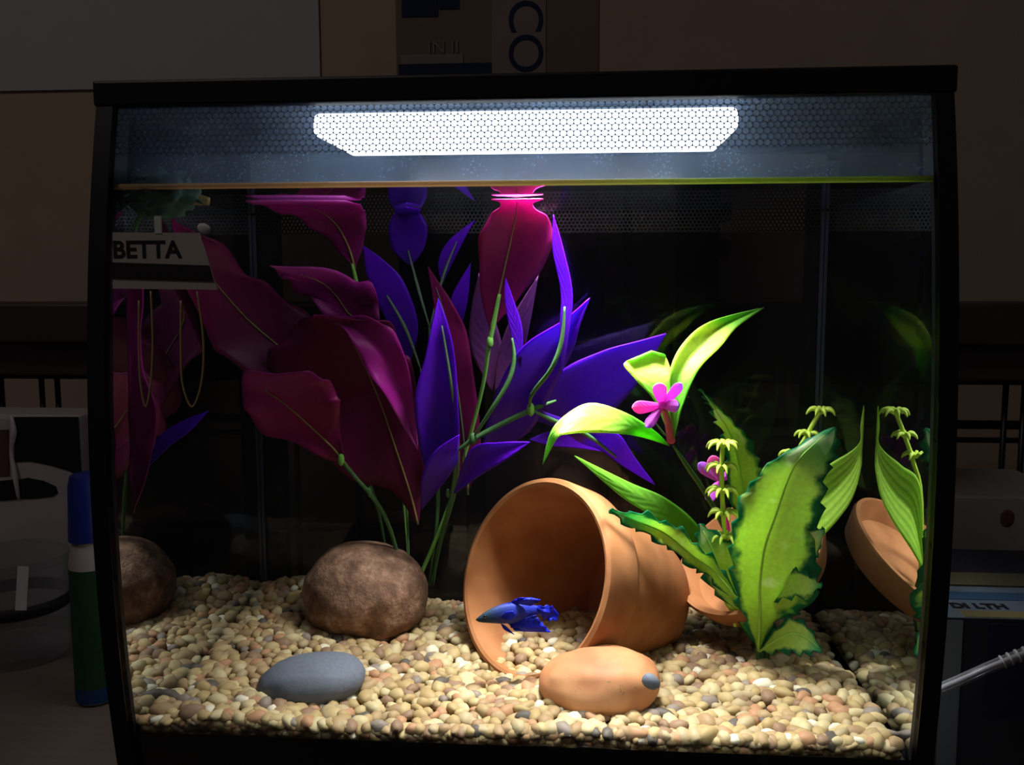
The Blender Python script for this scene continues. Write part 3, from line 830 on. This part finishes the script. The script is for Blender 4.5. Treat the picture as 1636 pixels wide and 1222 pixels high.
for a_, b_ in ((1208, 1050), (1214, 1056), (1222, 1050)):
    stem(cp, [(a_, 970, .080), (a_ + 3, 1015, .082), (a_ + 4, b_ + 20, .083)], .0019, M['stem'])

def sprig(plant, pts, whorls, r=.0012):
    P = [at(*p) for p in pts]
    link('stem', tube_mesh(P, r, 4, 8), M['sprig'], plant)
    for (px, py, d, rad, n) in whorls:
        c0 = at(px, py, d)
        for k in range(n):
            th = 2 * math.pi * (k + .3 * random.random()) / n
            dr = Vector((math.cos(th), math.sin(th), 0))
            pts_ = [c0, c0 + dr * rad * .45 + Vector((0, 0, rad * .30)), c0 + dr * rad * .8 + Vector((0, 0, rad * .22)), c0 + dr * rad + Vector((0, 0, -rad * .10))]
            lf = link('leaflet', tube_mesh(pts_, [.0009, .0012, .0010, .0003], 3, 5), M['sprig'], plant)
sp1 = thing('whorled_sprig', 'yellow-green whorled sprig in front of the purple bud, left of the toothed leaf', 'plant', at(1165, 1000, .085))
sprig(sp1, [(1155, 702, .075), (1153, 760, .077), (1156, 830, .08), (1163, 900, .085), (1175, 1000, .09)],
      [(1155, 714, .075, .0085, 9), (1153, 750, .077, .0085, 9), (1154, 788, .078, .0088, 9), (1157, 824, .08, .0085, 8), (1160, 862, .083, .0090, 9)])
sp2 = thing('whorled_sprig', 'yellow-green whorled sprig peeking out above the big toothed leaf', 'plant', at(1235, 1000, .085))
sprig(sp2, [(1313, 652, .082), (1292, 690, .084), (1268, 735, .087), (1245, 800, .09), (1228, 1000, .092)],
      [(1312, 660, .082, .0075, 8), (1290, 696, .084, .0065, 7), (1266, 728, .086, .0070, 7)])

# ------------------------------------------------------------------ fish
M['fish_body'] = None
t = NT('betta_body')
sep = t.n('ShaderNodeSeparateXYZ'); t.l(t.n('ShaderNodeTexCoord').outputs['UV'], sep.inputs[0])
c = t.ramp(sep.outputs[1], [(0, (.010, .022, .030)), (.30, (.012, .030, .055)), (.55, (.012, .025, .22)), (1, (.012, .02, .40))])
M['fish_body'] = t.done(t.pbr(c, .6, 0, .25, t.bump(t.noise(900, 2), .4, .0004)))
M['fish_fin'] = leaf_mat('betta_fin', [(0, (.010, .015, .30)), (1, (.012, .030, .80))], translucent=.35, rib=(.006, .010, .34))
fish = thing('fish', 'blue betta fish with flowing fins swimming in the mouth of the pot', 'fish', at(825, 985, .045))
def fish_body():
    sec = [(760, 990, .5), (764, 989.5, 4), (772, 987, 8), (785, 983.5, 12.5), (800, 981, 16), (815, 979.5, 17), (832, 978, 15), (850, 976, 10.5), (862, 975, 7), (868, 974, 4)]
    verts, faces, uvs = [], [], []
    n = 16
    for j, (px, py, h) in enumerate(sec):
        d = .045 + .00012 * (px - 815)
        c0 = at(px, py, d); s = scale_at(d)
        for k in range(n):
            th = 2 * math.pi * k / n
            verts.append(c0 + UP * math.sin(th) * h * s + fw * math.cos(th) * h * s * .55)
            uvs.append((k / n, j / (len(sec) - 1)))
    for j in range(len(sec) - 1):
        for k in range(n):
            k2 = (k + 1) % n
            faces.append((j * n + k, j * n + k2, (j + 1) * n + k2, (j + 1) * n + k))
    faces.append(tuple(range(n))[::-1]); faces.append(tuple((len(sec) - 1) * n + k for k in range(n)))
    me = mesh(verts, faces)
    uv = me.uv_layers.new(name='UVMap')
    for lp in me.loops: uv.data[lp.index].uv = uvs[lp.vertex_index]
    return me
body = link('body', fish_body(), M['fish_body'], fish)
eye = plain('fish_eye', (.01, .01, .012), .1, .8)
link('eye', stone_mesh(at(775, 985, .0385), .0010, .0006, .0010, 1, amp=0, sub=2), eye, fish)
D = .046
add_leaf(fish, [R3(D, (812, 966), (830, 965), (848, 968)), R3((D, D - .002, D), (822, 958), (840, 958), (862, 960)), R3((D - .002, D, D), (832, 955), (848, 954.5), (863, 958))], M['fish_fin'], name='dorsal_fin', ruffle=.0006, thick=.0003)
add_leaf(fish, [R3(D + .004, (850, 970), (856, 974), (860, 978)), R3((D + .003, D + .001, D + .003), (864, 968), (872, 978), (868, 988)), R3((D + .003, D + .005, D + .002), (880, 968), (886, 980), (880, 991)), R3(D + .004, (886, 973), (893, 982), (890, 992))], M['fish_fin'], name='tail_fin', ruffle=.001, thick=.0003)
add_leaf(fish, [R3(D, (808, 992), (832, 989), (856, 982)), R3((D, D - .002, D), (818, 1003), (842, 1002), (866, 995)), R3((D, D, D), (824, 1008), (850, 1009), (880, 1010))], M['fish_fin'], name='anal_fin', ruffle=.0008, thick=.0003)
add_leaf(fish, [(800, 985, D - .006), R3(D - .008, (808, 978), (812, 983), (808, 990)), R3(D - .008, (820, 976), (824, 982), (818, 990))], M['fish_fin'], name='pectoral_fin', thick=.0003)
add_leaf(fish, [(800, 996, D - .002), R3(D - .002, (808, 1000), (810, 1004), (806, 1006)), (822, 1014, D - .003)], M['fish_fin'], name='ventral_fin', thick=.0003)
add_leaf(fish, [R3(D, (790, 972), (800, 968), (812, 965)), R3(D - .001, (800, 966), (808, 964), (816, 963))], M['fish_fin'], name='nape_fin', thick=.0003)

# ------------------------------------------------------------------ BETTA card hanging from a mossy float
def text_mesh(txt, size, bold=0.0, extrude=.0001, align='CENTER', spacing=1.0):
    cu = bpy.data.curves.new('t', 'FONT')
    cu.body = txt; cu.size = size; cu.align_x = align; cu.align_y = 'CENTER'; cu.extrude = extrude; cu.offset = bold
    cu.space_character = spacing
    ob = bpy.data.objects.new('t', cu); COL.objects.link(ob)
    bpy.context.view_layer.update()
    me = bpy.data.meshes.new_from_object(ob.evaluated_get(bpy.context.evaluated_depsgraph_get()))
    bpy.data.objects.remove(ob)
    return me
def place_text(name, txt, origin, xdir, ydir, size, mat, parent, **kw):
    me = text_mesh(txt, size, **kw)
    xd, yd = Vector(xdir).normalized(), Vector(ydir).normalized(); zd = xd.cross(yd)
    mx = Matrix((xd, yd, zd)).transposed().to_4x4(); mx.translation = Vector(origin)
    me.transform(mx)
    return link(name, me, mat, parent)
M['card'] = plain('card_white', (.55, .50, .45), .6, .3, .1, 80)
M['ink'] = plain('card_ink', (.03, .025, .03), .6, .2)
M['moss'] = plain('moss_green', (.05, .10, .085), .9, .1, .5, 300)
M['gold'] = plain('gold_wire', (.55, .40, .16), .35, .5)
M['white'] = plain('white_plastic', (.75, .75, .72), .4, .4)
DC = -.0205
card = thing('card', 'grey card printed BETTA stuck on the front glass at the upper left', 'card', at(245, 370, DC))
def quad_slab(pts, th):
    V = [Vector(p) for p in pts] + [Vector(p) + Vector((0, th, 0)) for p in pts]
    return mesh(V, [(0, 1, 2, 3), (7, 6, 5, 4), (1, 0, 4, 5), (2, 1, 5, 6), (3, 2, 6, 7), (0, 3, 7, 4)], False)
link('card_panel', quad_slab([at(180, 461, DC), at(347, 463, DC), at(318, 372, DC), at(180, 371, DC)], .0008), M['card'], card)
link('dark_band', quad_slab([at(177, 445, DC - .0004), at(341, 450, DC - .0004), at(334, 424, DC - .0004), at(177, 419, DC - .0004)], .0003), M['ink'], card)
sC = scale_at(DC)
place_text('card_lettering', 'BETTA', at(234, 400, DC - .0001), (1, 0, 0), (0, 0, 1), 39 * sC, M['ink'], card, bold=.0003, extrude=.00005, spacing=1.02)
link('card_strap', box_mesh(at(247, 360, DC).x, at(258, 360, DC).x, DC - .0003, DC + .0005, at(250, 373, DC).z, at(250, 345, DC).z), M['white'], card)
tag(link('white_clip', stone_mesh(at(326, 365, DC), .0030, .0012, .0022, 4, (0, .3, 0), .1, sub=2), M['white'], card), 'small white clip')
DL = -.0245
for x0_, x1_, yb_ in ((222, 244, 650), (289, 325, 650)):
    P = [at(x0_, 480, DL), at(x0_, 560, DL), at(x0_ + 3, 615, DL), at((x0_ + x1_) / 2, yb_, DL), at(x1_ - 3, 610, DL), at(x1_, 545, DL), at((x0_ + x1_) / 2 + 8, 465, DL)]
    link('wire_loop', tube_mesh(P, .00045, 6, 6), M['gold'], card)
fl = thing('floating_moss', 'dark green mossy float with trailing magenta leaves above the BETTA card', 'moss', at(240, 310, .012))
V, Fc = ico(4)
cc = at(262, 312, .004)
cc.z = max(cc.z, ZW - .006)
vv = []
for v in V:
    k = 1 + .25 * noise.noise(v * 2.2) + .18 * noise.noise(v * 6) + .10 * noise.noise(v * 14)
    vv.append(cc + Vector((v.x * .0150, v.y * .009, v.z * .0105)) * k)
link('moss_clump', mesh(vv, Fc), M['moss'], fl)
for k in range(26):
    a_ = random.uniform(0, 6.28); e_ = random.uniform(-.5, .9)
    d_ = Vector((math.cos(a_) * math.cos(e_), math.sin(a_) * math.cos(e_) * .6, math.sin(e_)))
    p0 = cc + Vector((d_.x * .014, d_.y * .010, d_.z * .009))
    link('moss_frond', tube_mesh([p0, p0 + d_ * .004 + Vector((0, 0, .001)), p0 + d_ * .007], [.0011, .0009, .0003], 2, 5), M['moss'], fl)
link('twig', tube_mesh([cc + Vector((.008, 0, 0)), at(310, 318, .006), at(335, 322, .008)], [.003, .0028, .0018], 4, 8), M['rib_m'], fl)

add_leaf(fl, [(212, 820, -.010), R3(-.011, (207, 765), (220, 750), (240, 740)), R3(-.012, (206, 690), (224, 680), (250, 665)), R3(-.012, (205, 560), (214, 560), (226, 570)), R3(-.011, (204, 470), (214, 460), (228, 460)), (214, 370, -.008)], M['magenta'], None, ruffle=.002, seed=10, name='trailing_leaf')
add_leaf(fl, [(235, 748, -.009), R3(-.009, (252, 700), (262, 706), (272, 712)), R3(-.009, (292, 672), (298, 680), (304, 688)), (333, 656, -.009)], M['violet'], name='trailing_leaf')
stem(fl, [(214, 380, -.008), (222, 350, -.002), (250, 325, .002)], .0011, M['stem'])

# ------------------------------------------------------------------ around the aquarium
# poster and carton behind
M['paper'] = plain('grey_paper', (.50, .47, .50), .85, .2, .05, 40)
pa, pb = at(-60, -120, YB - .002), at(512, 136, YB - .002)
tag(link('poster', box_mesh(pa.x, pb.x, YB - .0025, YB - .0005, pb.z, pa.z), M['paper']), 'plain pale grey paper sheet pinned to the wall, upper left', 'poster')
M['carton'] = plain('brown_cardboard', (.20, .145, .12), .85, .2, .12, 60)
M['carton_light'] = plain('pale_print', (.27, .21, .20), .85, .2, .08, 60)
M['carton_blue'] = plain('navy_print', (.018, .025, .075), .8, .2, .2, 60)
YC = .262
M['shelf'] = M['darkwood']
za = .30
# dark wooden ledge (hutch) behind the tank, and the wire rack below it
lz1, lz0 = at(60, 484, .30).z, at(60, 600, .30).z
ld_ = thing('shelf_board', 'dark brown wooden shelf board running behind the aquarium', 'shelf', (0, .32, lz0))
link('upper_board', box_mesh(-.55, .55, .285, .352, lz1 - .030, lz1, .002), M['darkwood'], ld_)
link('lower_board', box_mesh(-.55, .55, .300, .348, lz0, lz1 - .0305, .002), M['darkwood'], ld_)
bx0, bx1 = at(632, 60, YC).x, at(958, 60, YC).x
carton = thing('carton', 'brown carton with sideways navy lettering standing behind the lid', 'box', ((bx0 + bx1) / 2, YC + .03, lz1))
zc0, zc1 = lz1, .50
link('carton_body', box_mesh(bx0, bx1, YC, YC + .085, zc0, zc1, .001), M['carton'], carton)
pl = lambda px, py: at(px, py, YC - .0004)
def patch(name, px0, py0, px1, py1, mat, off=0.0006):
    a_, b_ = at(px0, py0, YC), at(px1, py1, YC)
    return link(name, box_mesh(a_.x, b_.x, YC - off, YC - .00005, b_.z, a_.z), mat, carton)
patch('pale_panel', 785, -120, 872, 160, M['carton_light'])
patch('pale_panel', 640, 88, 740, 101, M['carton_light'])
patch('navy_patch', 640, -120, 700, 26, M['carton_blue'])
patch('navy_patch', 700, -120, 734, 14, M['carton_blue'])
patch('navy_stripe', 637, 103, 790, 180, M['carton_blue'], .0005)
sY = scale_at(YC)
place_text('sideways_lettering', 'CO', at(837, 58, YC - .0008), (0, 0, -1), (1, 0, 0), 76 * sY, M['carton_blue'], carton, extrude=.0001, spacing=.92)
place_text('faint_lettering', 'IN II', at(708, 76, YC - .0008), (1, 0, 0), (0, 0, 1), 28 * sY, M['carton_light'], carton, extrude=.0001)

# wire rack behind
M['wire'] = plain('black_wire', (.012, .010, .010), .4, .5)
YW = .33
rack = thing('wire_rack', 'black wire grid rack standing under the dark shelf board', 'rack', (0, YW, 0))
zr0, zr1 = at(60, 664, YW).z, lz0 - .002
zb_ = .002
for zz, r in ((zr1 - .001, .003), (zr0, .0035), (zr0 - .012, .0022), (zr0 - .09, .003)):
    link('rail', tube_mesh([(-.5, YW, zz), (.5, YW, zz)], r, 1, 8), M['wire'], rack)
xs_ = [at(p, 630, YW).x for p in (8, 72, 97)] + [at(p, 640, YW).x for p in (1602, 1632)]
for i in range(-9, 10): 
    xx = i * .05
    if abs(xx) < .26: xs_.append(xx)
for xx in xs_:
    link('upright', tube_mesh([(xx, YW - .004, zb_), (xx, YW - .004, zr1)], .0022, 1, 6), M['wire'], rack)

# left of the tank: package, clear tub, blue-capped bottle
M['grey_card'] = plain('grey_package', (.45, .40, .40), .7, .3, .12, 50)
M['black_print'] = plain('black_print', (.010, .010, .016), .5, .3)
M['film'] = plain('shiny_film', (.55, .52, .52), .25, .6, .3, 200)
YP = .235
a_, b_ = at(-70, 662, YP), at(140, 890, YP)
pk = thing('package', 'grey package with black oval print and shiny film edge, left of the aquarium', 'package', (a_.x + .03, YP + .03, 0))
px_ = b_.x
link('package_body', box_mesh(a_.x, px_, YP, YP + .042, 0, a_.z, .003), M['grey_card'], pk)
def pp(pts, name, mat, off):
    V = [at(x, y, YP) + Vector((0, -off, 0)) for x, y in pts]
    V = [Vector((min(v.x, px_ - .001), v.y, v.z)) for v in V]
    n = len(V)
    V2 = [v + Vector((0, off * .9, 0)) for v in V]
    return link(name, mesh(V + V2, [tuple(range(n)), tuple(range(2 * n - 1, n - 1, -1))] + [((i + 1) % n, i, i + n, (i + 1) % n + n) for i in range(n)], False), mat, pk)
pp([(24, 738), (50, 737), (80, 743), (110, 752), (139, 762), (139, 666), (24, 666)], 'black_print_area', M['black_print'], .0006)
pp([(30, 766), (45, 763), (70, 768), (90, 777), (93, 787), (85, 793), (60, 796), (34, 797)], 'black_oval', M['black_print'], .0006)
pp([(0, 800), (0, 768), (22, 766), (28, 798)], 'black_print_area', M['black_print'], .0006)
pp([(-60, 765), (-60, 690), (14, 686), (16, 760)], 'brown_print_area', plain('brown_print', (.10, .05, .045), .6, .3), .0006)
link('film_edge', tube_mesh([at(18, 664, YP - .001), at(22, 690, YP - .003), at(18, 722, YP - .001), at(24, 760, YP - .003), at(30, 798, YP - .001)], [.001, .0022, .0014, .002, .001], 4, 8), M['film'], pk)

# clear tub
t = NT('clear_plastic')
tr = t.n('ShaderNodeBsdfTransparent'); tr.inputs[0].default_value = (.86, .86, .88, 1)
gl = t.pbr((.55, .53, .55), .2, 0, .6)
lw = t.n('ShaderNodeLayerWeight'); lw.inputs[0].default_value = .25
M['clear'] = t.done(t.mixs(t.m('ADD', .10, t.m('MULTIPLY', lw.outputs['Facing'], .45)), tr.outputs[0], gl))
YT = .170
c_ = at(28, 1040, YT); r_ = (at(108, 960, YT).x - at(28, 960, YT).x)
zt = at(28, 885, YT).z
c_.z = 0.001
tub = thing('tub', 'clear plastic tub with ridged rim beside the blue-capped bottle', 'tub', (c_.x, YT, 0))
rr_ = r_
H_ = zt
link('tub_wall', lathe_mesh([(0, 0), (0, rr_ * .9), (.004, rr_ * .94), (H_ * .93, rr_), (H_ * .93, rr_ * 1.03), (H_ * .965, rr_ * 1.03), (H_ * .965, rr_), (H_, rr_ * 1.01), (H_, rr_ * .985), (.006, rr_ * .92), (.005, 0)], (c_.x, YT, .0005), (0, 0, 1), 64), M['clear'], tub)
lab = lathe_mesh([(H_ * .48, rr_ * .995), (H_ * .60, rr_ * 1.0)], (c_.x, YT, .0005), (0, 0, 1), 64)
link('dark_label_band', lab, plain('dark_label', (.03, .028, .03), .6, .3), tub).modifiers.new('t', 'SOLIDIFY').thickness = .0006
wl = quad_slab([at(24, 975, YT - rr_ * 1.03), at(42, 975, YT - rr_ * 1.03), at(46, 905, YT - rr_ * 1.03), at(28, 905, YT - rr_ * 1.03)], .0006)
link('white_sticker', wl, M['white'], tub)

# bottle
YBt = .108
s_ = scale_at(YBt)
cx = at(143, 900, YBt).x
br = 33 * s_
zc = lambda py: at(115, py, YBt).z
M['blue'] = plain('blue_plastic', (.006, .020, .20), .35, .5)
M['bottle'] = plain('white_bottle', (.40, .36, .34), .5, .4)
M['green'] = plain('green_label', (.012, .060, .018), .6, .3, .3, 300)
M['blue2'] = plain('blue_label', (.008, .040, .13), .6, .3)
bt = thing('bottle', 'slim bottle with blue cap and green label against the left of the aquarium', 'bottle', (cx, YBt, 0))
link('bottle_body', lathe_mesh([(0, 0), (0, br * .85), (.003, br * .97), (zc(900), br), (zc(880), br * .9), (zc(862), br * .72), (zc(858), 0)], (cx, YBt, .0005), (0, 0, 1), 40), M['bottle'], bt)
link('cap', lathe_mesh([(zc(862), 0), (zc(862), br * .95), (zc(775), br * .84), (zc(760), br * .72), (zc(756), br * .45), (zc(755), 0)], (cx, YBt, .0005), (0, 0, 1), 40), M['blue'], bt)
link('green_label', lathe_mesh([(zc(1090), br * 1.0), (zc(1090), br * 1.02), (zc(905), br * 1.02), (zc(905), br * 1.0)], (cx, YBt, .0005), (0, 0, 1), 40), M['green'], bt)
link('blue_label_edge', lathe_mesh([(zc(1112), br * 1.0), (zc(1112), br * 1.025), (zc(1090), br * 1.025), (zc(1090), br * 1.0)], (cx, YBt, .0005), (0, 0, 1), 40), M['blue2'], bt)

# right of the tank: pale carton, printed box, clear hose
YQ = .20
a_, b_ = at(1522, 792, YQ), at(1720, 884, YQ)
zz0 = max(.0, b_.z)
pc = thing('box', 'plain pale carton with a faint red mark, right of the aquarium', 'box', (a_.x + .05, YQ + .04, 0))
link('box_body', box_mesh(max(a_.x, XO + .004), b_.x, YQ, YQ + .09, 0, a_.z, .0015), plain('pale_card', (.40, .35, .30), .8, .2, .1, 50), pc)
q0, q1 = at(1600, 812, YQ), at(1618, 845, YQ)
link('red_mark', stone_mesh(at(1609, 828, YQ - .0002), .0045, .0003, .006, 3, amp=.1, sub=2), plain('faint_red_print', (.16, .06, .05), .8, .2), pc)
link('box_flap', box_mesh(max(a_.x, XO + .004), b_.x, YQ - .004, YQ, zz0 - .004, zz0, .0005), plain('pale_card_edge', (.24, .22, .20), .8, .2), pc)

# printed box lying in front of it: front face and slanted top edge
YF0, YF1 = .03, .13
zt_ = at(1560, 988, YF0).z
xl = max(at(1506, 1000, YF0).x, XO + .006)
cb = thing('box', 'printed box with blue and yellow bands on top, right of the aquarium', 'box', (xl + .05, .08, 0))
xr = xl + .12
M['navybox'] = plain('dark_box_print', (.030, .028, .040), .6, .3, .4, 40)
V = [(xl, YF0, 0), (xr, YF0, 0), (xr, YF1, 0), (xl, YF1, 0), (xl, YF0, zt_), (xr, YF0, zt_), (xr, YF1, zt_ + .004), (xl, YF1, zt_ + .004)]
link('box_body', mesh(V, [(0, 1, 5, 4), (1, 2, 6, 5), (2, 3, 7, 6), (3, 0, 4, 7), (4, 5, 6, 7), (3, 2, 1, 0)], False), M['navybox'], cb)
def band(name, x0, x1, y0, y1, mat):
    return link(name, box_mesh(x0, x1, y0, y1, zt_ + .0002, zt_ + .0045), mat, cb)
def topband(name, u0, u1, v0, v1, mat, h=.0004):
    zf = lambda y: zt_ + .004 * (y - YF0) / (YF1 - YF0)
    V = [(xl + u0, v0, zf(v0)), (xl + u1, v0, zf(v0)), (xl + u1, v1, zf(v1)), (xl + u0, v1, zf(v1))]
    V2 = [(x, y, z + h) for x, y, z in V]
    return link(name, mesh(V + V2, [(3, 2, 1, 0), (4, 5, 6, 7), (0, 1, 5, 4), (1, 2, 6, 5), (2, 3, 7, 6), (3, 0, 4, 7)], False), mat, cb)
paleb = plain('pale_blue_print', (.20, .24, .30), .6, .3)
topband('pale_band', .0, .12, YF0, YF0 + .040, paleb)
topband('yellow_band', .010, .12, YF0 + .0005, YF0 + .008, plain('yellow_print', (.30, .24, .10), .6, .3), .0007)
topband('blue_band', .0, .12, YF0 + .022, YF0 + .032, plain('blue_print', (.06, .13, .24), .6, .3), .0007)
topband('olive_band', .0, .12, YF0 + .042, YF0 + .060, plain('olive_print', (.14, .13, .07), .6, .3), .0007)
place_text('box_lettering', 'DI LTH', (xl + .0215, YF0 + .0135, zt_ + .0012), (1, 0, .0), (0, 1, .04), .0085, M['ink'], cb, bold=.0004, extrude=.0001, spacing=1.0)
link('pale_edge', box_mesh(xl, xl + .009, YF0 - .0006, YF0, .0, zt_ - .001), plain('pale_edge_print', (.16, .17, .19), .6, .3), cb)
link('blue_front_patch', box_mesh(xl + .02, xl + .06, YF0 - .0006, YF0, .045, .09), plain('dark_blue_print', (.012, .016, .05), .6, .3), cb)
YH = .0
hs = thing('hose', 'clear ridged plastic hose slanting in front of the printed box', 'hose', (XO + .03, YH, .05))
P = [at(1500, 1101, YH + .006), at(1545, 1082, YH), at(1590, 1062, YH - .002), at(1650, 1040, YH - .002), at(1720, 1030, YH)]
P[0].x = max(P[0].x, XO + .006)
link('hose_wall', tube_mesh(P, .0024, 6, 12), M['clear'], hs)
link('hose_core', tube_mesh(P, .0012, 6, 8), plain('hose_core_grey', (.40, .40, .42), .3, .5), hs)
path = catmull(P, 10)
for k in range(22, 36, 2):
    if k + 1 < len(path):
        link('ridge', tube_mesh([path[k], path[k] + (path[k + 1] - path[k]) * .35], .0030, 1, 10), M['film'], hs)
link('hose_foot', tube_mesh([P[-1], P[-1] + Vector((.01, .005, -.03)), Vector((P[-1].x + .015, .01, .002))], .0024, 5, 10), M['clear'], hs)
